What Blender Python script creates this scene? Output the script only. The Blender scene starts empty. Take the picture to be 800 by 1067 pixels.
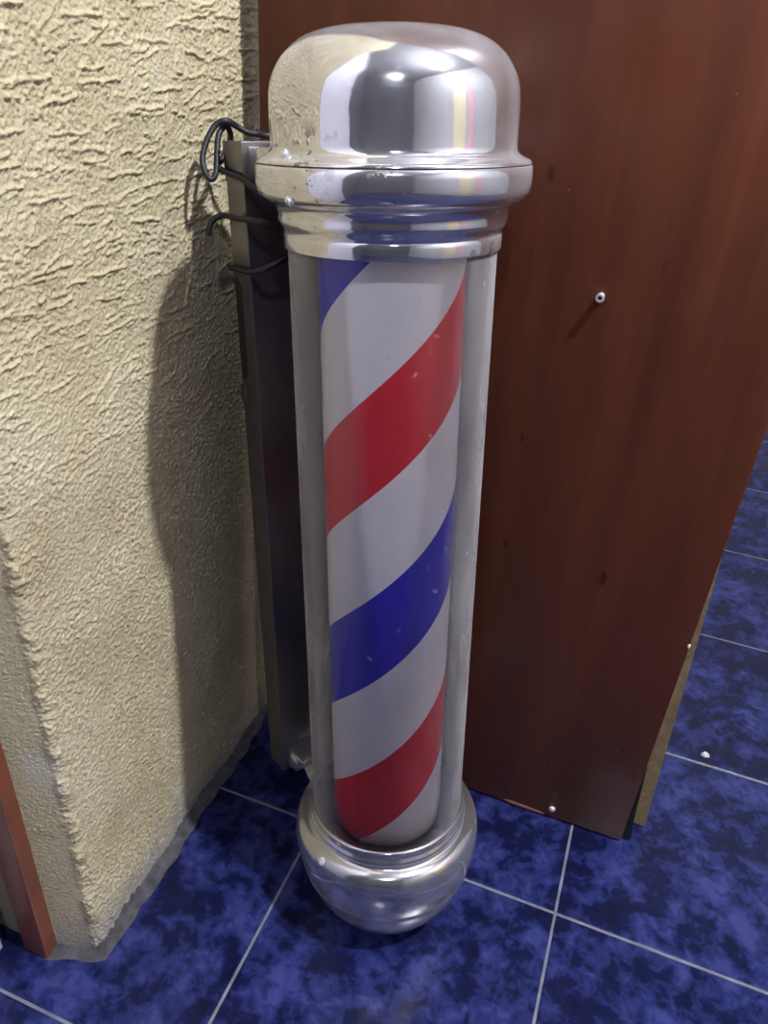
import bpy, bmesh, math, random
import numpy as np
from mathutils import Vector, Matrix

random.seed(4)
rng = np.random.default_rng(11)
SC = bpy.context.scene
COL = SC.collection

# ------------------------------------------------------------------ helpers
def link(o, parent=None):
    COL.objects.link(o)
    if parent is not None:
        o.parent = parent
    return o

def obj(name, verts, faces, mat, parent=None, smooth=True, auto=None):
    me = bpy.data.meshes.new(name)
    me.from_pydata([tuple(map(float, v)) for v in verts], [], faces)
    me.validate()
    bm = bmesh.new(); bm.from_mesh(me)
    bmesh.ops.recalc_face_normals(bm, faces=bm.faces)
    bm.to_mesh(me); bm.free()
    if mat: me.materials.append(mat)
    if smooth:
        me.polygons.foreach_set('use_smooth', [True] * len(me.polygons))
        if auto is not None:
            me.set_sharp_from_angle(angle=math.radians(auto))
    return link(bpy.data.objects.new(name, me), parent)

def bm_obj(name, bm, mat, parent=None, smooth=False, auto=None):
    bmesh.ops.recalc_face_normals(bm, faces=bm.faces)
    me = bpy.data.meshes.new(name); bm.to_mesh(me); bm.free()
    if mat: me.materials.append(mat)
    if smooth:
        me.polygons.foreach_set('use_smooth', [True] * len(me.polygons))
        if auto is not None: me.set_sharp_from_angle(angle=math.radians(auto))
    return link(bpy.data.objects.new(name, me), parent)

def box_bm(bm, lo, hi, bevel=0.0, seg=2, mtx=None):
    r = bmesh.ops.create_cube(bm, size=1.0)
    vs = r['verts']
    c = [(a + b) / 2 for a, b in zip(lo, hi)]; d = [b - a for a, b in zip(lo, hi)]
    for v in vs:
        v.co = Vector([c[i] + v.co[i] * d[i] for i in range(3)])
    if bevel:
        es = list({e for v in vs for e in v.link_edges})
        r2 = bmesh.ops.bevel(bm, geom=es, offset=bevel, segments=seg, profile=.5, affect='EDGES')
        vs = list({v for f in r2['faces'] for v in f.verts} | {v for v in vs if v.is_valid})
    if mtx is not None:
        for v in vs:
            v.co = mtx @ v.co
    return vs

def box(name, lo, hi, mat, parent=None, bevel=0.0, mtx=None):
    bm = bmesh.new(); box_bm(bm, lo, hi, bevel, 2, mtx)
    return bm_obj(name, bm, mat, parent, smooth=bevel > 0, auto=40)

def lathe(name, prof, mat, parent=None, seg=96, auto=32, mtx=None):
    """prof: list of (z, r) from one end to the other; r==0 closes with a pole vertex"""
    verts, faces, rings = [], [], []
    for z, r in prof:
        if r <= 1e-6:
            rings.append([len(verts)]); verts.append((0, 0, z))
        else:
            base = len(verts)
            for k in range(seg):
                t = 2 * math.pi * k / seg
                verts.append((r * math.cos(t), r * math.sin(t), z))
            rings.append(list(range(base, base + seg)))
    for A, B in zip(rings, rings[1:]):
        if len(A) == 1 and len(B) == 1: continue
        for k in range(seg):
            j = (k + 1) % seg
            if len(A) == 1: faces.append((A[0], B[k], B[j]))
            elif len(B) == 1: faces.append((A[k], A[j], B[0]))
            else: faces.append((A[k], A[j], B[j], B[k]))
    if mtx is not None:
        verts = [mtx @ Vector(v) for v in verts]
    return obj(name, verts, faces, mat, parent, True, auto)

def smooth_prof(pts, n=4):
    """Catmull-Rom through the control points"""
    out = []
    P = [pts[0]] + list(pts) + [pts[-1]]
    for i in range(1, len(P) - 2):
        p0, p1, p2, p3 = (np.array(P[i + k - 1], float) for k in range(4))
        for k in range(n):
            t = k / n
            out.append(tuple(.5 * ((2 * p1) + (-p0 + p2) * t + (2 * p0 - 5 * p1 + 4 * p2 - p3) * t * t + (-p0 + 3 * p1 - 3 * p2 + p3) * t ** 3)))
    out.append(tuple(pts[-1]))
    return [(z, max(r, 0.0)) for z, r in out]

def tube(name, pts, rad, mat, parent=None, seg=10, n=6, smooth=True):
    path = []
    P = [pts[0]] + list(pts) + [pts[-1]]
    for i in range(1, len(P) - 2):
        p0, p1, p2, p3 = (Vector(P[i + k - 1]) for k in range(4))
        for k in range(n):
            t = k / n
            path.append(.5 * ((2 * p1) + (-p0 + p2) * t + (2 * p0 - 5 * p1 + 4 * p2 - p3) * t * t + (-p0 + 3 * p1 - 3 * p2 + p3) * t ** 3))
    path.append(Vector(pts[-1]))
    verts, faces = [], []
    nrm = None
    for i, p in enumerate(path):
        tan = (path[min(i + 1, len(path) - 1)] - path[max(i - 1, 0)]).normalized()
        if nrm is None:
            nrm = tan.orthogonal().normalized()
        nrm = (nrm - tan * nrm.dot(tan)).normalized()
        b = tan.cross(nrm)
        for k in range(seg):
            t = 2 * math.pi * k / seg
            verts.append(p + nrm * (rad * math.cos(t)) + b * (rad * math.sin(t)))
    m = len(path)
    for i in range(m - 1):
        for k in range(seg):
            j = (k + 1) % seg
            faces.append((i * seg + k, i * seg + j, (i + 1) * seg + j, (i + 1) * seg + k))
    faces.append(tuple(range(seg))); faces.append(tuple((m - 1) * seg + k for k in range(seg)))
    return obj(name, verts, faces, mat, parent, smooth, 60)

def empty(name, loc, mtx=None):
    o = bpy.data.objects.new(name, None)
    o.empty_display_size = .05
    link(o)
    if mtx is not None: o.matrix_world = mtx
    else: o.location = loc
    return o

def tag(o, label=None, cat=None, kind=None, group=None):
    if label: o['label'] = label
    if cat: o['category'] = cat
    if kind: o['kind'] = kind
    if group: o['group'] = group
    return o

# ------------------------------------------------------------------ materials
class Mat:
    def __init__(s, name):
        s.m = bpy.data.materials.new(name); s.m.use_nodes = True
        s.t = s.m.node_tree; s.n = s.t.nodes; s.l = s.t.links
        s.b = s.n['Principled BSDF']; s.out = s.n['Material Output']
        s.co = s.n.new('ShaderNodeTexCoord')
    def node(s, t, **kw):
        n = s.n.new(t)
        for k, v in kw.items():
            if k in n.inputs: n.inputs[k].default_value = v
            else: setattr(n, k, v)
        return n
    def noise(s, scale, detail=3, rough=.55, stretch=(1, 1, 1), dist=0.0):
        mp = s.node('ShaderNodeMapping'); mp.inputs['Scale'].default_value = stretch
        s.l.new(s.co.outputs['Object'], mp.inputs['Vector'])
        n = s.node('ShaderNodeTexNoise'); n.inputs['Scale'].default_value = scale
        n.inputs['Detail'].default_value = detail; n.inputs['Roughness'].default_value = rough
        n.inputs['Distortion'].default_value = dist
        s.l.new(mp.outputs[0], n.inputs['Vector'])
        return n.outputs['Fac']
    def voronoi(s, scale, feature='F1', stretch=(1, 1, 1)):
        mp = s.node('ShaderNodeMapping'); mp.inputs['Scale'].default_value = stretch
        s.l.new(s.co.outputs['Object'], mp.inputs['Vector'])
        n = s.node('ShaderNodeTexVoronoi'); n.feature = feature
        n.inputs['Scale'].default_value = scale
        s.l.new(mp.outputs[0], n.inputs['Vector'])
        return n.outputs['Distance']
    def ramp(s, fac, stops, interp='LINEAR'):
        r = s.node('ShaderNodeValToRGB'); r.color_ramp.interpolation = interp
        e = r.color_ramp.elements
        while len(e) < len(stops): e.new(.5)
        for el, (p, c) in zip(e, stops):
            el.position = p
            el.color = (c, c, c, 1) if isinstance(c, (int, float)) else (*c, 1)
        s.l.new(fac, r.inputs['Fac'])
        return r.outputs['Color']
    def mix(s, fac, a, b, mode='MIX'):
        m = s.node('ShaderNodeMix'); m.data_type = 'RGBA'; m.blend_type = mode
        for k, v in ((0, fac), (6, a), (7, b)):
            sock = m.inputs[k]
            if isinstance(v, (int, float)): sock.default_value = v if k == 0 else (v, v, v, 1)
            elif isinstance(v, tuple): sock.default_value = (*v, 1)
            else: s.l.new(v, sock)
        return m.outputs[2]
    def math(s, op, a, b=None, c=None):
        m = s.node('ShaderNodeMath'); m.operation = op
        for i, v in enumerate((a, b, c)):
            if v is None: continue
            if isinstance(v, (int, float)): m.inputs[i].default_value = v
            else: s.l.new(v, m.inputs[i])
        return m.outputs[0]
    def bump(s, h, dist=.002, strength=1.0, prev=None):
        b = s.node('ShaderNodeBump'); b.inputs['Distance'].default_value = dist; b.inputs['Strength'].default_value = strength
        s.l.new(h, b.inputs['Height'])
        if prev is not None: s.l.new(prev, b.inputs['Normal'])
        return b.outputs[0]
    def set(s, **kw):
        for k, v in kw.items():
            i = s.b.inputs[k.replace('_', ' ')]
            if isinstance(v, (int, float)): i.default_value = v
            elif isinstance(v, tuple): i.default_value = (*v, 1)
            else: s.l.new(v, i)
        return s

def plain(name, col, rough=.5, metal=0.0, noise=.15, scale=30):
    m = Mat(name)
    n = m.noise(scale, 4)
    d = tuple(c * (1 - noise) for c in col); e = tuple(min(1, c * (1 + noise)) for c in col)
    m.set(Base_Color=m.ramp(n, [(.3, d), (.7, e)]), Roughness=rough, Metallic=metal)
    return m.m

def mat_plaster():
    m = Mat('ochre_plaster')
    a = m.noise(9, 5, .6); f = m.noise(260, 4, .65)
    base = m.ramp(a, [(.25, (.39, .335, .205)), (.5, (.48, .42, .27)), (.75, (.54, .49, .335))])
    sp = m.ramp(m.noise(70, 4, .7), [(.30, (.62, .6, .55)), (.42, (1, 1, 1))])
    base = m.mix(.75, base, sp, 'MULTIPLY')
    # grimy grey near the floor and rubbed white at the corner
    sep = m.node('ShaderNodeSeparateXYZ'); m.l.new(m.co.outputs['Object'], sep.inputs[0])
    low = m.math('ADD', sep.outputs['Z'], m.math('MULTIPLY', m.noise(25, 4), .09))
    grime = m.ramp(low, [(.045, 1.0), (.11, 0.0)])
    base = m.mix(grime, base, (.30, .29, .27))
    patch = m.ramp(m.noise(14, 3, .5, (1, 1, .6)), [(.64, 0.0), (.72, .35)])
    base = m.mix(patch, base, (.62, .6, .58))
    nb = m.bump(m.noise(420, 3, .6), .0012, 1.0)
    nb = m.bump(m.noise(230, 3, .6), .0012, .6, nb)
    m.set(Base_Color=base, Roughness=.78, Normal=nb)
    m.b.inputs['Specular IOR Level'].default_value = .25
    return m.m

def mat_tiles():
    m = Mat('blue_floor_tiles')
    PX, PY, X0, Y0, HG = .327, .327, .0575, .6235, .0017
    sep = m.node('ShaderNodeSeparateXYZ'); m.l.new(m.co.outputs['Object'], sep.inputs[0])
    def dist(ax, p, o):
        t = m.math('DIVIDE', m.math('SUBTRACT', sep.outputs[ax], o), p)
        fr = m.math('FRACT', m.math('ADD', t, .5))
        return m.math('MULTIPLY', m.math('ABSOLUTE', m.math('SUBTRACT', fr, .5)), p)
    d = m.math('MINIMUM', dist('X', PX, X0), dist('Y', PY, Y0))
    d2 = m.math('ADD', d, m.math('MULTIPLY', m.math('SUBTRACT', m.noise(60, 3), .5), .0008))
    grout = m.ramp(m.math('MULTIPLY', d2, 100), [(HG * 85, 1.0), (HG * 115, 0.0)])
    # mottled glaze: soft patches with crisp flecked edges
    n1 = m.noise(20, 4, .56, dist=.3); n2 = m.noise(58, 4, .6, dist=.6); n3 = m.noise(6, 2)
    mixn = m.math('ADD', m.math('MULTIPLY', n1, .6), m.math('MULTIPLY', n2, .4))
    mixn = m.math('ADD', mixn, m.math('MULTIPLY', m.math('SUBTRACT', n3, .5), .25))
    col = m.ramp(mixn, [(.38, (.0050, .0066, .029)), (.46, (.0066, .0090, .047)), (.495, (.0135, .0185, .083)), (.55, (.0200, .0260, .114)), (.59, (.032, .039, .150)), (.70, (.043, .050, .180))])
    gcol = m.ramp(m.noise(40, 3), [(.3, (.11, .12, .155)), (.7, (.20, .21, .26))])
    base = m.mix(grout, col, gcol)
    rough = m.mix(grout, m.ramp(m.noise(30, 4), [(.3, .13), (.7, .24)]), .55)
    edge = m.ramp(m.math('MULTIPLY', d2, 100), [(HG * 80, 0.0), (HG * 190, 1.0)])
    nb = m.bump(edge, .0012, .8)
    nb = m.bump(m.noise(35, 3), .0015, .25, nb)
    m.set(Base_Color=base, Roughness=rough, Normal=nb)
    m.b.inputs['Specular IOR Level'].default_value = .32
    return m.m

def mat_doorwood():
    m = Mat('red_brown_veneer')
    g1 = m.noise(16, 5, .6, (1, 1, .10), .3); g2 = m.noise(110, 4, .6, (1, 1, .03))
    big = m.noise(4.2, 3, .5, (1, 1, .30), .8)
    t = m.math('ADD', m.math('MULTIPLY', g1, .55), m.math('MULTIPLY', big, .55))
    t = m.math('ADD', t, m.math('MULTIPLY', m.math('SUBTRACT', g2, .5), .16))
    col = m.ramp(t, [(.34, (.058, .0145, .0075)), (.5, (.088, .024, .0105)), (.62, (.118, .034, .014)), (.74, (.150, .046, .018))])
    pores = m.ramp(m.noise(34, 2, .4, (1.2, 1, .45)), [(.715, 0.0), (.75, .7)])
    col = m.mix(pores, col, (.02, .006, .004))
    fleck = m.ramp(m.voronoi(70), [(.055, 1.0), (.08, 0.0)])
    pick = m.ramp(m.noise(23, 2), [(.63, 0.0), (.65, .5)])
    col = m.mix(m.math('MULTIPLY', fleck, pick), col, (.4, .3, .22))
    rough = m.ramp(m.noise(18, 4), [(.3, .38), (.7, .52)])
    m.set(Base_Color=col, Roughness=rough, Normal=m.bump(g2, .0006, .25))
    m.b.inputs['Specular IOR Level'].default_value = .32
    return m.m

def mat_chrome(name, tint=(.76, .76, .78), r0=.04, r1=.16, pit=.7, film=.16):
    m = Mat(name)
    hz = m.noise(14, 5, .6)
    rough = m.ramp(hz, [(.35, r0), (.7, r1)])
    col = m.ramp(m.noise(40, 4, .65), [(.3, tuple(c * .88 for c in tint)), (.65, tint)])
    zone = m.ramp(m.noise(11, 2), [(.50, 0.0), (.57, 1.0)])
    spot = m.ramp(m.noise(90, 4, .65), [(.57, 0.0), (.61, 1.0)])
    p = m.math('MULTIPLY', m.math('MULTIPLY', zone, spot), pit)
    lone = m.math('MULTIPLY', m.ramp(m.voronoi(38), [(.05, 1.0), (.085, 0.0)]), m.ramp(m.noise(27, 1), [(.60, 0.0), (.63, pit)]))
    p = m.math('MAXIMUM', p, lone)
    col = m.mix(p, col, (.05, .042, .045))
    rough = m.mix(p, rough, .6)
    met = m.math('SUBTRACT', 1.0, m.math('MULTIPLY', p, .1))
    # a thin film of pale dust, denser where the surface is seen edge-on
    lw = m.node('ShaderNodeLayerWeight'); lw.inputs['Blend'].default_value = .5
    dust = m.ramp(lw.outputs['Facing'], [(0.0, film * .45), (.5, film), (1.0, min(.85, film * 2.6))])
    dust = m.math('MULTIPLY', dust, m.ramp(m.noise(17, 5, .6), [(.32, .55), (.68, 1.25)]))
    met = m.math('MULTIPLY', met, m.math('SUBTRACT', 1.0, dust))
    m.set(Base_Color=col, Roughness=rough, Metallic=met, Normal=m.bump(m.noise(55, 3), .0006, .18))
    return m.m

def mat_tube():
    """clear plastic tube, dusty: mostly transparent with a gloss coat and a thin dust film"""
    m = Mat('clear_plastic')
    m.n.remove(m.b)
    tr = m.node('ShaderNodeBsdfTransparent'); tr.inputs[0].default_value = (.97, .97, .97, 1)
    gl = m.node('ShaderNodeBsdfGlossy'); gl.inputs['Roughness'].default_value = .05
    df = m.node('ShaderNodeBsdfDiffuse'); df.inputs[0].default_value = (.80, .77, .78, 1)
    # the dust film is seen through a longer path towards the sides of the tube (angle measured round the axis)
    ge = m.node('ShaderNodeNewGeometry')
    def vm(op, a, b=None, k=None):
        n = m.node('ShaderNodeVectorMath'); n.operation = op
        for i, v in ((0, a), (1, b)):
            if v is None: continue
            if isinstance(v, tuple): n.inputs[i].default_value = v
            else: m.l.new(v, n.inputs[i])
        if k is not None: m.l.new(k, n.inputs['Scale'])
        return n
    AX = (-.087196, .06507, .994064)
    d = vm('DOT_PRODUCT', ge.outputs['Incoming'], AX).outputs['Value']
    along = vm('SCALE', AX, None, d).outputs['Vector']
    perp = vm('NORMALIZE', vm('SUBTRACT', ge.outputs['Incoming'], along).outputs['Vector']).outputs['Vector']
    cosv = m.math('ABSOLUTE', vm('DOT_PRODUCT', perp, ge.outputs['Normal']).outputs['Value'])
    dust = m.ramp(m.math('SUBTRACT', 1.0, cosv), [(0.0, .010), (.20, .022), (.29, .07), (.36, .15), (.55, .24), (.80, .34), (1.0, .48)])
    st = m.ramp(m.noise(26, 5, .6, (1, 1, .35)), [(.3, .6), (.7, 1.25)])
    smut = m.ramp(m.noise(120, 3, .6), [(.66, 0.0), (.72, .12)])
    outside = m.math('SUBTRACT', 1.0, m.math('MULTIPLY', ge.outputs['Backfacing'], .75))     # the dust lies on the outer face
    fac = m.math('MULTIPLY', m.math('ADD', m.math('MULTIPLY', dust, st), smut), outside)
    fr = m.node('ShaderNodeFresnel'); fr.inputs['IOR'].default_value = 1.42
    m1 = m.node('ShaderNodeMixShader'); m.l.new(fr.outputs[0], m1.inputs[0]); m.l.new(tr.outputs[0], m1.inputs[1]); m.l.new(gl.outputs[0], m1.inputs[2])
    m2 = m.node('ShaderNodeMixShader'); m.l.new(fac, m2.inputs[0]); m.l.new(m1.outputs[0], m2.inputs[1]); m.l.new(df.outputs[0], m2.inputs[2])
    m.l.new(m2.outputs[0], m.out.inputs['Surface'])
    return m.m

def mat_stripes():
    m = Mat('helical_stripes')
    sep = m.node('ShaderNodeSeparateXYZ'); m.l.new(m.co.outputs['Object'], sep.inputs[0])
    deg = m.math('MULTIPLY', m.math('ARCTAN2', sep.outputs['X'], m.math('MULTIPLY', sep.outputs['Y'], -1.0)), 180 / math.pi)
    deg = m.math('SUBTRACT', deg, 90.0)          # printed sheet: its seam lies at the back
    ph = m.math('SUBTRACT', sep.outputs['Z'], m.math('MULTIPLY', deg, .00103))
    w, rd, bl = (.88, .87, .92), (.74, .020, .040), (.024, .014, .56)
    bands = [(0, w), (.060, bl), (.155, w), (.251, rd), (.348, w), (.4555, bl), (.5555, w), (.659, rd), (.753, w), (.857, bl), (.955, w), (1.060, rd), (1.155, w)]
    col = m.ramp(m.math('DIVIDE', ph, 1.4), [(p / 1.4, c) for p, c in bands], 'CONSTANT')
    dirt = m.ramp(m.noise(18, 4, .6, (1, 1, .6)), [(.3, .92), (.65, 1.0)])
    col = m.mix(1.0, col, dirt, 'MULTIPLY')
    m.set(Base_Color=col, Roughness=.28, Normal=m.bump(m.noise(10, 2), .001, .15))
    return m.m

def mat_emit(name, col, s):
    m = Mat(name)
    m.set(Base_Color=(.9, .9, .9), Emission_Color=col, Emission_Strength=s)
    return m.m

M_plaster = mat_plaster(); M_tile = mat_tiles(); M_door = mat_doorwood()
M_chrome = mat_chrome('worn_chrome'); M_base = mat_chrome('dull_chrome', (.68, .68, .68), .08, .20, .15, .13)
M_tube = mat_tube(); M_stripe = mat_stripes()
M_steel = mat_chrome('brushed_steel', (.24, .225, .24), .30, .42, .0, .035)
M_plate = mat_chrome('dull_steel_plate', (.24, .225, .25), .36, .46, .0, .13)
M_screw = plain('screw_steel', (.72, .72, .74), .28, .45)
M_dark = plain('hole_shade_black', (.012, .011, .011), .8)  # near-black colour standing in for the shade inside openings
M_cable = plain('black_cable', (.010, .010, .016), .55, 0, .3)
M_mortar = plain('grey_mortar', (.065, .062, .07), .9, 0, .45, 70)
M_raw = plain('raw_fibreboard', (.25, .18, .095), .75, 0, .25, 90)
M_rubber_gap = plain('black_rubber_gap_shade', (.008, .008, .010), .6)  # rubber foot, and the painted shade of the gap above it
M_frame = plain('red_brown_frame', (.20, .060, .030), .38, 0, .3, 14)
M_white = plain('white_door_paint', (.60, .59, .66), .45, 0, .05, 5)
M_room = plain('pale_room_paint', (.38, .38, .40), .8, 0, .06, 4)
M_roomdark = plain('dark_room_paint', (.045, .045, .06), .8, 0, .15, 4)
M_ceil = plain('ceiling_paint', (.15, .15, .17), .9, 0, .05, 3)
M_beige = plain('beige_door_paint', (.60, .52, .34), .5, 0, .08, 6)
M_pink = plain('pink_panel_paint', (.66, .30, .36), .6, 0, .06, 6)
M_bulb = mat_emit('lit_lamp_glass', (.93, .94, 1.0), 3800)
M_bulb2 = mat_emit('dim_lamp_glass', (.88, .89, 1.0), 500)
M_plastic = plain('white_plastic', (.8, .8, .8), .4)
M_chip = plain('white_flake', (.7, .68, .66), .7)

# ------------------------------------------------------------------ setting: floor, wall, room shell
def quad(name, pts, mat, kind='structure', thick=None):
    o = obj(name, pts, [tuple(range(len(pts)))], mat, None, False)
    o['kind'] = kind
    return o

XR, YB, YF, ZC = 1.95, -2.3, 2.9, 3.0
XL = -.434
tag(box('floor', (-.9, YB - .1, -.06), (XR + .1, YF + .1, 0), M_tile), kind='structure')
tag(box('ceiling', (-.9, YB - .1, ZC), (XR + .1, YF + .1, ZC + .06), M_ceil), kind='structure')
tag(box('wall_right', (XR, YB - .1, 0), (XR + .1, YF + .1, ZC), M_room), kind='structure')
tag(box('wall_back', (-.9, YB - .1, 0), (XR, YB, ZC), M_roomdark), kind='structure')
tag(box('wall_far', (-.9, YF, 0), (XR, YF + .1, ZC), M_room), kind='structure')
tag(box('wall_rear_left', (-.72, YB, 0), (-.62, -.10, ZC), M_roomdark), kind='structure')

# textured plaster wall: a height field displaced along a plan path with a rounded corner
def value_noise(shape, cell, r):
    h, w = shape; gh, gw = int(h / cell[0]) + 3, int(w / cell[1]) + 3
    g = r.random((gh, gw)); yy = np.arange(h) / cell[0]; xx = np.arange(w) / cell[1]
    y0, x0 = yy.astype(int), xx.astype(int); fy, fx = yy - y0, xx - x0
    fy = fy * fy * (3 - 2 * fy); fx = fx * fx * (3 - 2 * fx)
    a = g[np.ix_(y0, x0)]; b = g[np.ix_(y0, x0 + 1)]; c = g[np.ix_(y0 + 1, x0)]; d = g[np.ix_(y0 + 1, x0 + 1)]
    return (a * (1 - fx) + b * fx) * (1 - fy)[:, None] + (c * (1 - fx) + d * fx) * fy[:, None]

def plaster_wall():
    st = .00105
    A = np.array([-.486, .3545]); Bc = np.array([-.426, .3745]); E1 = np.array([-.4345, .800]); E2 = np.array([-.452, YF])
    L1 = np.linalg.norm(Bc - A); L2 = np.linalg.norm(E1 - Bc); L3 = np.linalg.norm(E2 - E1)
    ts = np.concatenate([np.arange(0, L1 + L2, st), L1 + L2 + np.linspace(0, L3, 14)])
    zs = np.concatenate([np.arange(0, 1.06, st), np.linspace(1.06, ZC, 16)])
    def pos(t):
        t = np.asarray(t)[:, None]
        p = np.where(t < L1, A + (Bc - A) * t / L1, np.where(t < L1 + L2, Bc + (E1 - Bc) * (t - L1) / L2, E1 + (E2 - E1) * (t - L1 - L2) / L3))
        return p
    P = sum(pos(ts + k * .0035) * wgt for k, wgt in zip((-2, -1, 0, 1, 2), (.12, .22, .32, .22, .12)))
    P[0] = A
    T = np.gradient(P, axis=0); N = np.stack([T[:, 1], -T[:, 0]], 1); N /= np.linalg.norm(N, axis=1)[:, None]
    nz, nt = len(zs), len(ts)
    H = np.zeros((nz, nt))
    S = st
    nfine_z = int(1.06 / st)
    zf = np.minimum(zs, 1.06)[:, None]
    upper = np.clip((zf - .40) / .35, 0, 1)
    # trowelled ridges
    ridge = np.zeros((nz, nt))
    n_s = 3000
    for k in range(n_s):
        z = rng.random() ** .62 * 1.05; t = L1 + rng.random() * L2
        up = min(1, max(0, (z - .42) / .33))
        if rng.random() > .12 + .88 * up: continue
        big = rng.random() < .28
        ln = (rng.uniform(.016, .05) if big else rng.uniform(.004, .013)) * (.6 + .4 * up)
        ang = rng.normal(.02, .10) if rng.random() < (.92 if big else .35) else rng.normal(1.55, .3)
        if big and rng.random() < .10: ang = rng.normal(.42, .1)
        wd = rng.uniform(.0009, .0014) * (1.1 if big else .9); ht = rng.uniform(.3, 1.0) ** 1.3
        c, s = math.cos(ang), math.sin(ang)
        hw = ln / 2 + .006
        i0, i1 = max(0, int((z - hw) / S)), min(nfine_z, int((z + hw) / S) + 1)
        j0, j1 = max(0, int((t - hw) / S)), min(nt - 14, int((t + hw) / S) + 1)
        if i1 <= i0 or j1 <= j0: continue
        zz = (np.arange(i0, i1) * S - z)[:, None]; tt = (np.arange(j0, j1) * S - t)[None, :]
        al = tt * c + zz * s
        ac = -tt * s + zz * c + .12 * rng.normal() * al * np.abs(al) / max(ln, .01) + .0007 * np.sin(al / .004 + rng.uniform(0, 6))
        ex = np.maximum(np.abs(al) - ln / 2, 0)
        d2 = (ac ** 2 + (ex * .7) ** 2) / wd ** 2
        blob = ht * np.exp(-d2 ** 1.4)
        ridge[i0:i1, j0:j1] = np.maximum(ridge[i0:i1, j0:j1], blob)
    # splattered stucco grain
    kz = np.fft.fftfreq(nz)[:, None]; kt = np.fft.rfftfreq(nt)[None, :]
    def band(fine, coarse, stretch=1.0):
        """isotropic random grain between two sizes given in metres, unit variance"""
        k2 = (kz ** 2 + (kt * stretch) ** 2) * (2 * np.pi) ** 2
        flt = np.exp(-k2 * (fine / S) ** 2 / 2) - np.exp(-k2 * (coarse / S) ** 2 / 2)
        n = np.fft.irfft2(np.fft.rfft2(rng.standard_normal((nz, nt))) * flt, s=(nz, nt))
        return n / n.std()
    def vn(a, b): return value_noise((nz, nt), (max(1.01, a * .0012 / S), max(1.01, b * .0012 / S)), rng)
    def step(n, lo, hi):
        x = np.clip((n - lo) / (hi - lo), 0, 1); return x * x * (3 - 2 * x)
    g1 = step(band(.0009, .0024), -.1, 1.0); g2 = step(band(.0014, .0040), .0, 1.1); g3 = np.clip(.5 + .28 * band(.0007, .0018), 0, 1)
    lump = vn(30, 34); slow = vn(100, 110)
    grain = (.6 * g1 + .6 * g2) * (.35 + 1.0 * lump)
    H = ridge * .0021 * (.25 + .75 * upper) + grain * (.0009 + .0006 * (1 - upper)) + g3 * .0010 + (slow - .5) * .004
    # return side and the first millimetres: brushed smoother; ragged arris
    tt = ts[None, :]
    side = np.clip((L1 - .004 - tt) / .006, 0, 1)
    H = H * (1 - .75 * side)
    arris = np.exp(-((tt - L1) / .007) ** 2)
    H += arris * (band(.003, .012) * .0006 + band(.010, .04) * .0012)
    H[nfine_z:, :] *= 1.0
    # fade the coarse tail columns so they stay flat
    H[:, -13:] = .001
    X = P[None, :, 0] + N[None, :, 0] * H; Y = P[None, :, 1] + N[None, :, 1] * H
    Z = np.repeat(zs[:, None], nt, 1)
    V = np.stack([X, Y, Z], 2).reshape(-1, 3)
    # a solid back so the wall has thickness
    idx = np.arange(nz * nt).reshape(nz, nt)
    q = np.stack([idx[:-1, :-1], idx[:-1, 1:], idx[1:, 1:], idx[1:, :-1]], 2).reshape(-1, 4)
    nb = len(V)
    back = np.array([[-.60, .3545, 0], [-.60, YF, 0], [-.60, YF, ZC], [-.60, .3545, ZC]])
    V = np.vstack([V, back])
    F = [tuple(r) for r in q.tolist()]
    F.append((nb, nb + 1, nb + 2, nb + 3))
    F.append((int(idx[0, -1]), nb + 1, nb + 2, int(idx[-1, -1])))
    F.append((int(idx[0, 0]), nb, nb + 3, int(idx[-1, 0])))
    me = bpy.data.meshes.new('wall_left')
    me.from_pydata(V.tolist(), [], F)
    me.materials.append(M_plaster)
    sm = np.ones(len(F), bool); sm[-3:] = False
    me.polygons.foreach_set('use_smooth', sm)
    o = link(bpy.data.objects.new('wall_left', me))
    tag(o, kind='structure')
plaster_wall()

# rough mortar fillet where the plaster meets the tiles
def fillet():
    pts = [(-.480, .350), (-.452, .3585), (-.430, .364), (-.4185, .3705), (-.4170, .395), (-.4205, .45), (-.4215, .52), (-.422, .60), (-.4245, .70), (-.4265, .80), (-.43, .95)]
    path = []
    for (x0, y0), (x1, y1) in zip(pts, pts[1:]):
        n = max(2, int(math.hypot(x1 - x0, y1 - y0) / .006))
        for k in range(n): path.append((x0 + (x1 - x0) * k / n, y0 + (y1 - y0) * k / n))
    V, F = [], []
    r2 = random.Random(7)
    K = 6; ph = [r2.uniform(0, 6) for _ in range(6)]
    for i, (x, y) in enumerate(path):
        x0, y0 = path[max(0, i - 1)]; x1, y1 = path[min(len(path) - 1, i + 1)]
        tx, ty = x1 - x0, y1 - y0; L = math.hypot(tx, ty); nx, ny = ty / L, -tx / L
        w = .0078 + .0022 * math.sin(i * .21 + ph[0]) + .0012 * math.sin(i * .83 + ph[1]) + r2.uniform(-.0008, .0008)
        h = .012 + .006 * math.sin(i * .23 + ph[2]) + .003 * math.sin(i * .71 + ph[3])
        for k in range(K):
            t = k / (K - 1)
            d = -.014 + (w + .014) * t
            z = .0006 + h * (1 - t) ** 1.6 + (r2.uniform(-.0009, .0009) if 0 < k < K - 1 else 0)
            V.append((x + nx * d, y + ny * d, max(z, .0002)))
    for i in range(len(path) - 1):
        for k in range(K - 1):
            F.append((i * K + k, (i + 1) * K + k, (i + 1) * K + k + 1, i * K + k + 1))
    o = obj('baseboard_left', V, F, M_mortar, None, True, 60)
    tag(o, kind='structure')
fillet()

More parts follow.
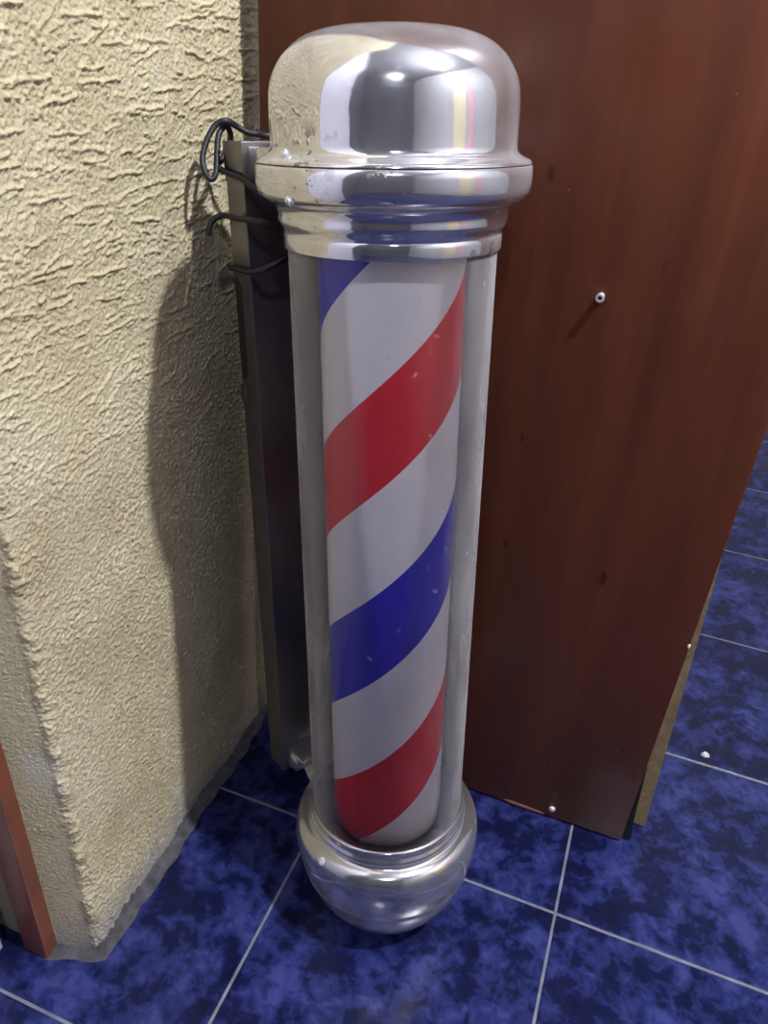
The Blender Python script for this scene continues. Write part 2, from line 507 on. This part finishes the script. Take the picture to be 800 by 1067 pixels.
# red-brown door frame at the left edge and the white door leaf folded beside it
bm = bmesh.new(); box_bm(bm, (-.5045, .3415, .0005), (-.4725, .400, 2.1), .0022)
tag(bm_obj('trim_1', bm, M_frame, None, True, 40), 'red-brown wooden door frame post at the end of the plaster wall', None, 'structure')
d2 = box('door_2', (-.560, -.30, .008), (-.523, .3315, 2.05), M_white, None, .002)
tag(d2, kind='structure')

# far things of the room, seen only as reflections in the chrome
bm = bmesh.new(); box_bm(bm, (XR - .05, -.05, 0), (XR - .001, .42, 2.05), .004)
tag(bm_obj('door_3', bm, M_beige, None, True, 40), kind='structure')
bm = bmesh.new(); box_bm(bm, (XR - .03, .55, .0), (XR - .001, .72, 2.05), .004)
tag(bm_obj('trim_2', bm, M_pink, None, True, 40), kind='structure')

# ------------------------------------------------------------------ red-brown door leaf behind the pole
DY, DX0, DX1, DZ0, DZ1 = .760, -.4105, .1225, .004, 2.02
door = box('door_1', (DX0, DY, DZ0), (DX1, DY + .034, DZ1), M_door, None, .0012)
tag(door, 'red-brown veneered wooden door leaf standing open behind the barber pole', 'door', 'structure')
# raw fibreboard backing that has come away at the lower right edge
V = [(.100, .7965, .0045), (.151, .7965, .0045), (.1365, .7965, .30), (.1315, .7965, .40), (.1255, .7965, .50), (.121, .7965, .60), (.100, .7965, .60)]
V2 = [(x, y + .006, z) for x, y, z in V]; n = len(V)
F = [tuple(range(n)), tuple(range(2 * n - 1, n - 1, -1))] + [(i, (i + 1) % n, n + (i + 1) % n, n + i) for i in range(n)]
e = obj('backing_strip', V + V2, F, M_raw, door, False); e['label'] = 'raw fibreboard backing strip'
V = [(.1180, .7670, .0010), (.1330, .7670, .0010), (.1350, .7670, .0075), (.1335, .7670, .0170), (.1305, .7670, .045), (.1245, .7670, .14), (.1180, .7670, .16)]  # foot, drawn out upward as a black wedge for the shaded door-edge gap
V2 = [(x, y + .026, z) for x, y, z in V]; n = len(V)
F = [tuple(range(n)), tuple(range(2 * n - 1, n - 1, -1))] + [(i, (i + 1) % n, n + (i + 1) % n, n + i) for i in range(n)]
e = obj('rubber_foot_gap_shade', V + V2, F, M_rubber_gap, door, False); e['label'] = 'black rubber foot with a dark wedge painted in for the shaded gap'
# chipped lower edge
V = [(-.041, DY - .0006, .0065), (-.030, DY - .0009, .0045), (.000, DY - .0009, .0042), (.0165, DY - .0006, .0045), (.012, DY - .0008, .0070), (-.010, DY - .0008, .0082), (-.034, DY - .0007, .0085)]
V2 = [(x, DY + .002, z) for x, y, z in V]; n = len(V)
F = [tuple(range(n)), tuple(range(2 * n - 1, n - 1, -1))] + [(i, (i + 1) % n, n + (i + 1) % n, n + i) for i in range(n)]
e = obj('edge_chip', V + V2, F, plain('bare_veneer', (.26, .12, .085), .6), door, False); e['label'] = 'pale chipped veneer on the lower edge'

RX = Matrix.Rotation(math.radians(90), 4, 'X')        # local z -> -y (out of the door face)
def on_door(x, z): return Matrix.Translation((x, DY, z)) @ RX
peg = lathe('metal_peg', [(-.004, .0), (-.004, .0034), (.0080, .0034), (.0088, .0042), (.0094, .0042), (.0097, .0037), (.0097, .0021), (.0050, .0019), (.0050, 0)], M_screw, door, 24, 30, on_door(-.0535, .7205))
peg['label'] = 'small hollow metal peg'
hole = lathe('peg_hole_shade', [(.0051, 0), (.0051, .0020), (.0085, .0020), (.0085, 0)], M_dark, peg, 16, 30, on_door(-.0535, .7205)); hole['label'] = 'black plug painted in as shade inside the peg'  # added black plug: the shade in the hollow is put into its colour
bead = lathe('screw_head', [(-.002, .0), (-.002, .0045), (.001, .0046), (.0028, .0036), (.0037, .0018), (.0039, 0)], M_screw, door, 24, 40, on_door(.0255, .0205))
bead['label'] = 'round metal screw head'
nick = lathe('paint_fleck', [(-.001, 0), (-.001, .0032), (.0012, .0025), (.0018, 0)], M_chip, door, 9, 30, Matrix.Translation((.1215, DY, .352)) @ RX @ Matrix.Scale(.55, 4, (1, 0, 0)))
nick['label'] = 'white paint fleck at the edge'

# paint flake on the tiles
V, F = [], []
for k, (x, y) in enumerate([(-.006, -.003), (0, -.005), (.0065, -.002), (.005, .0035), (-.001, .0045), (-.0065, .0015)]):
    V.append((x, y, 0.0)); 
for k, (x, y) in enumerate([(-.004, -.002), (0, -.0035), (.0045, -.001), (.0035, .0025), (-.001, .003), (-.0045, .001)]):
    V.append((x, y, .0045 - .0015 * (k % 2)))
F = [tuple(range(5, -1, -1)), tuple(range(6, 12))] + [(i, (i + 1) % 6, 6 + (i + 1) % 6, 6 + i) for i in range(6)]
fl = obj('paint_flake', V, F, M_chip, None, False); fl.location = (.2300, .9715, .0002)
tag(fl, 'tiny white paint flake lying by the grout line right of the door', 'debris')

# ------------------------------------------------------------------ the barber pole
P0 = Vector((-.1485, .573, 0.0))
az = Vector((-.087196, .06507, .994064)).normalized()
ay = Vector((.005686, .99788, -.064821)); ay = (ay - az * ay.dot(az)).normalized()
axx = ay.cross(az).normalized()
MW = Matrix(((axx.x, ay.x, az.x, P0.x), (axx.y, ay.y, az.y, P0.y), (axx.z, ay.z, az.z, P0.z), (0, 0, 0, 1)))
pole = empty('barber_pole', P0, MW)
tag(pole, 'tall chrome-capped barber pole with red, white and blue spiral leaning in the corner', 'barber pole')

BS = 0.0085     # lift of the tilted foot so that its low edge rests on the tiles
RG = .0853
# domed cap with its overhanging flange
dome = [(.839, .1060), (.8372, .1070), (.8372, .1072), (.8385, .1070), (.8400, .1052), (.8420, .1005), (.8440, .0972), (.8462, .0955), (.8500, .0952), (.862, .0952), (.874, .0951), (.884, .0946)]
dome += smooth_prof([(.884, .0946), (.893, .0926), (.9015, .0885), (.9095, .0825), (.9165, .0740), (.9218, .0635), (.9252, .0505), (.9272, .034), (.928, .016), (.9282, 0)], 4)[1:]
cap = lathe('domed_cap', dome, M_chrome, pole, 128, 50)
# ring and stepped collar under it
ring = [(.832, .0860), (.8368, .0900), (.8368, .1062), (.8355, .1080), (.830, .1084), (.823, .1082), (.8185, .1074), (.8145, .1055), (.8120, .1025), (.8100, .0985), (.8086, .0962), (.8070, .0945), (.8045, .0930),
        (.8020, .0920), (.7996, .0918), (.7972, .0922), (.7950, .0918), (.7925, .0904), (.7902, .0886), (.7882, .0876), (.7868, .0873), (.7860, .0880), (.7830, .0882), (.7765, .0881), (.7748, .0876), (.7744, .0862), (.7744, .0840), (.7800, .0838)]
top = lathe('stepped_collar', ring, M_chrome, pole, 128, 50)
# clear tube with wall thickness
tb = lathe('clear_tube', [(.158, RG), (.30, RG), (.55, RG), (.782, RG)], M_tube, pole, 128, 60)
tb['label'] = 'clear dusty plastic tube'
# striped cylinder, closed at both ends
RI = .0612
zz = [.1465 + (.806 - .1465) * k / 24 for k in range(25)]
st = lathe('striped_cylinder', [(.1465, 0), (.1465, RI - .0015), (.148, RI)] + [(z, RI) for z in zz[1:]] + [(.806, 0)], M_stripe, pole, 128, 40)
st['label'] = 'cylinder with red, white and blue spiral stripes'
# rounded base cup
cup = [(.1440, 0), (.1440, .0660), (.1452, .0790), (.1580, .0832), (.1640, .0838), (.1662, .0850), (.1662, .0868), (.1648, .0880), (.1622, .0884), (.1590, .0878), (.1568, .0884), (.1552, .0898), (.1530, .0908), (.1500, .0906), (.1480, .0908), (.1466, .0916), (.1457, .0932)]
cup += smooth_prof([(.1457, .0932), (.1442, .0970), (.1418, .1006), (.1375, .1038), (.1290, .1065), (.1170, .1073), (.1060, .1064), (.0920, .1042), (.0772, .1008)], 3)[1:]
cup += [(.0764, .1011), (.0750, .1013), (.0738, .1004)]
cup += smooth_prof([(.0738, .1004), (.0600, .0964), (.0450, .0908), (.0300, .0832), (.0190, .0755), (BS + .0035, .0668)], 3)[1:]
cup += [(BS + .0017, .0672), (BS, .0660), (BS - .0010, .0630), (BS - .0010, 0)]
cup_o = lathe('base_cup', cup, M_base, pole, 128, 50)

def radial(deg, s, r, tiltup=0.0):
    """frame whose local z points outward from the pole axis at this angle and height"""
    t = math.radians(deg)
    o = Vector((math.cos(t), math.sin(t), 0)); up = Vector((0, 0, 1)); tan = up.cross(o)
    zc = (o * math.cos(tiltup) + up * math.sin(tiltup)); yc = zc.cross(tan)
    p = o * r + up * s
    return Matrix(((tan.x, yc.x, zc.x, p.x), (tan.y, yc.y, zc.y, p.y), (tan.z, yc.z, zc.z, p.z), (0, 0, 0, 1)))
def screw(parent, deg, s, r, tilt, size=1.0, name='screw'):
    k = size
    prof = [(-.003, 0), (-.003, .0042 * k), (.0006, .0042 * k), (.0022, .0036 * k), (.0030, .0022 * k), (.0030, .0014 * k), (.0008, .0012 * k), (.0008, 0)]
    o = lathe(name, prof, M_screw, parent, 20, 35, radial(deg, s, r, tilt))
    return o
screw(cup_o, -113.7, .1375, .1018, .62, 1.15)
screw(top, -114.4, .8142, .1050, -.6, .9)
screw(cap, -120.7, .8440, .0985, .7, .8)

# mounting box behind, in a frame: m away from the pole, n to the left, z up
MB = Matrix.Rotation(math.radians(150.45), 4, 'Z')     # local x = m (away from the pole), local y = n direction
G, DD, HW, S0, S1, TH = .1356, .0300, .0555, .1290, .8480, .0014
mbox = bmesh.new()
box_bm(mbox, (G, -HW, S0), (G + TH, HW, S1), .0004, 1, MB)                      # front plate
box_bm(mbox, (G + TH, -HW, S0), (G + DD, -HW + TH, S1), 0, 1, MB)               # hidden side
box_bm(mbox, (G + TH, -HW, S1 - TH), (G + DD, HW, S1), 0, 1, MB)                # top
box_bm(mbox, (G + TH, -HW, S0), (G + DD, HW, S0 + TH), 0, 1, MB)                # bottom
box_bm(mbox, (G + DD - TH, -HW + .008, S0 + TH), (G + DD, HW - .012, S1 - TH), 0, 1, MB)   # back plate
box_o = bm_obj('mounting_box', mbox, M_plate, pole, False)
box_o['label'] = 'long steel mounting box behind the tube'
# visible side plate with a rounded cable slot on its rear edge
prof = [(G + TH, S0), (G + DD, S0), (G + DD, .632)]
prof += [(G + DD - .013 * math.sin(a_), .645 - .013 * math.cos(a_)) for a_ in [math.pi / 2 * k / 6 for k in range(1, 7)]]
prof += [(G + DD - .013, .720)]
prof += [(G + DD - .013 * math.cos(a_), .720 + .013 * math.sin(a_)) for a_ in [math.pi / 2 * k / 6 for k in range(1, 7)]]
prof += [(G + DD, S1), (G + TH, S1)]
n = len(prof)
SGN = 1
V = [MB @ Vector((x, SGN * HW, z)) for x, z in prof] + [MB @ Vector((x, SGN * (HW - TH), z)) for x, z in prof]
F = [tuple(range(n)), tuple(range(2 * n - 1, n - 1, -1))] + [(i, (i + 1) % n, n + (i + 1) % n, n + i) for i in range(n)]
sp = obj('side_plate', V, F, M_steel, box_o, False)
lip = box('slot_lip', (G + DD - .010, HW - .002, .612), (G + DD + .001, HW + .0022, .628), M_steel, box_o, .0006, MB)
slot = box('slot_shade_block', (G + DD - .0128, HW - .006, .633), (G + DD - .0002, HW - .0003, .7325), M_dark, sp, 0, MB); slot['label'] = 'black block painted in as shade inside the cable slot'  # added black block in place of the unlit box interior
seam = box('end_cap', (G - .0012, -HW - .0012, .816), (G + DD + .001, HW + .0012, S1 + .0014), M_steel, box_o, .0010, MB)
# upper arm: a folded strap from the ring to the box
bm = bmesh.new()
box_bm(bm, (.094, -.048, .8200), (G, .0500, .8455), .0022, 2, MB)
arm = bm_obj('upper_arm', bm, M_chrome, pole, True, 40)
# lower arm: strap, lug running down to the cup, screw
bm = bmesh.new()
box_bm(bm, (.103, -.020, .1600), (G, .0490, .1650), .0012, 2, MB)
box_bm(bm, (.117, -.020, .1360), (G, .0490, .1605), .0025, 2, MB)
V = []
lowarm = bm_obj('lower_arm', bm, M_base, pole, True, 40)
bm = bmesh.new()
tilt = Matrix.Translation((.117, .016, .140)) @ Matrix.Rotation(math.radians(38), 4, 'Y')
box_bm(bm, (-.0025, -.030, -.048), (.0015, .022, .010), .001, 2, MB @ tilt)
lug = bm_obj('lug_plate', bm, M_base, lowarm, True, 40)
sm = MB @ Matrix.Translation((.1175, .022, .1440)) @ Matrix.Rotation(math.radians(-90), 4, 'Y')
lathe('screw', [(-.002, 0), (-.002, .0050), (.0012, .0050), (.0030, .0040), (.0036, .0018), (.0012, .0014), (.0012, 0)], M_screw, lowarm, 20, 35, sm)

# black power cord tied round the box and looped at the top
C1 = [(.1612, -.010, .8515), (.1640, .0097, .8530), (.1718, .0169, .8545), (.1735, .0257, .8557), (.1766, .0345, .8604), (.1746, .0459, .8649), (.1794, .0541, .8618), (.1799, .0635, .8504), (.1774, .0711, .8366), (.1719, .0734, .8252), (.1660, .0710, .8184),
      (.1696, .0634, .8234), (.1750, .0579, .8388), (.1798, .0518, .8541), (.1824, .0420, .8610), (.1864, .0367, .8501), (.1820, .0500, .8330), (.1752, .0595, .8293), (.1576, .0590, .8238), (.1292, .0600, .8199), (.1149, .0579, .8136), (.1045, .0505, .8071), (.0960, .0380, .7990),
      (.0960, .0200, .7920), (.0950, .0380, .7830), (.0966, .0560, .7860), (.1089, .0640, .7885), (.1397, .0615, .7872), (.1560, .0680, .7890), (.1600, .0770, .7836), (.1595, .0819, .7729)]
cord = tube('power_cord', [MB @ Vector(p) for p in C1], .0027, M_cable, pole, 10, 6)
cord['label'] = 'black power cord looped round the box top'
C2 = [(.1690, .0300, .7400), (.1690, .0560, .7410), (.1500, .0600, .7420), (.1280, .0610, .7425), (.1120, .0640, .7455), (.0980, .0640, .7490), (.0900, .0500, .7560), (.0910, .0250, .7600)]
tube('power_cord', [MB @ Vector(p) for p in C2], .0026, M_cable, pole, 10, 6)

# ------------------------------------------------------------------ ceiling lamp that lights the corner
def pendant(x, y, z, bulb_mat, label):
    lamp = empty('pendant_lamp', (x, y, z))
    tag(lamp, label, 'lamp')
    lathe('bulb', [(-.042, 0), (-.040, .014), (-.033, .027), (-.020, .038), (-.004, .042), (.012, .039), (.028, .030), (.040, .019), (.046, .016)], bulb_mat, lamp, 20, 60)
    lathe('socket', [(.045, 0), (.045, .017), (.075, .019), (.085, .014), (.090, .004), (.090, 0)], M_plastic, lamp, 20, 40)
    tube('cord', [(0, 0, .088), (0.002, 0, .18), (0, 0, ZC - z - .012)], .003, M_plastic, lamp, 8, 4)
    lathe('ceiling_rose', [(ZC - z - .022, 0), (ZC - z - .022, .020), (ZC - z - .012, .045), (ZC - z, .048), (ZC - z, 0)], M_plastic, lamp, 24, 40)
pendant(.80, .35, 2.50, M_bulb, 'brighter bare lamp bulb hanging on a cord over the open floor beside the door')
pendant(.25, -.75, 2.00, M_bulb2, 'dimmer bare lamp bulb hanging on a cord further from the door')

# ------------------------------------------------------------------ world and camera
w = bpy.data.worlds.new('dim_room'); SC.world = w; w.use_nodes = True
w.node_tree.nodes['Background'].inputs[0].default_value = (.10, .11, .14, 1)
w.node_tree.nodes['Background'].inputs[1].default_value = .3

pitch, roll, yaw = (math.radians(v) for v in (31.663, -4.362, -18.283))
f = Vector((math.sin(yaw) * math.cos(pitch), math.cos(yaw) * math.cos(pitch), -math.sin(pitch)))
rt = Vector((math.cos(yaw), -math.sin(yaw), 0)); dn = f.cross(rt)
c, s = math.cos(roll), math.sin(roll)
r2 = rt * c + dn * s; d2v = dn * c - rt * s
cam = bpy.data.cameras.new('camera'); co = link(bpy.data.objects.new('camera', cam))
co.matrix_world = Matrix(((r2.x, -d2v.x, -f.x, 0), (r2.y, -d2v.y, -f.y, 0), (r2.z, -d2v.z, -f.z, .92), (0, 0, 0, 1)))
cam.sensor_fit = 'VERTICAL'; cam.sensor_height = 36; cam.lens = 814.17 / 1067 * 36
cam.clip_start = .01
SC.camera = co

vs = SC.view_settings
vs.view_transform = 'Standard'; vs.look = 'None'; vs.exposure = 0.0; vs.gamma = 1.0; vs.use_curve_mapping = False
SC.cycles.use_denoising = True
SC.cycles.max_bounces = 12
SC.cycles.transparent_max_bounces = 12
SC.cycles.sample_clamp_indirect = 4.0
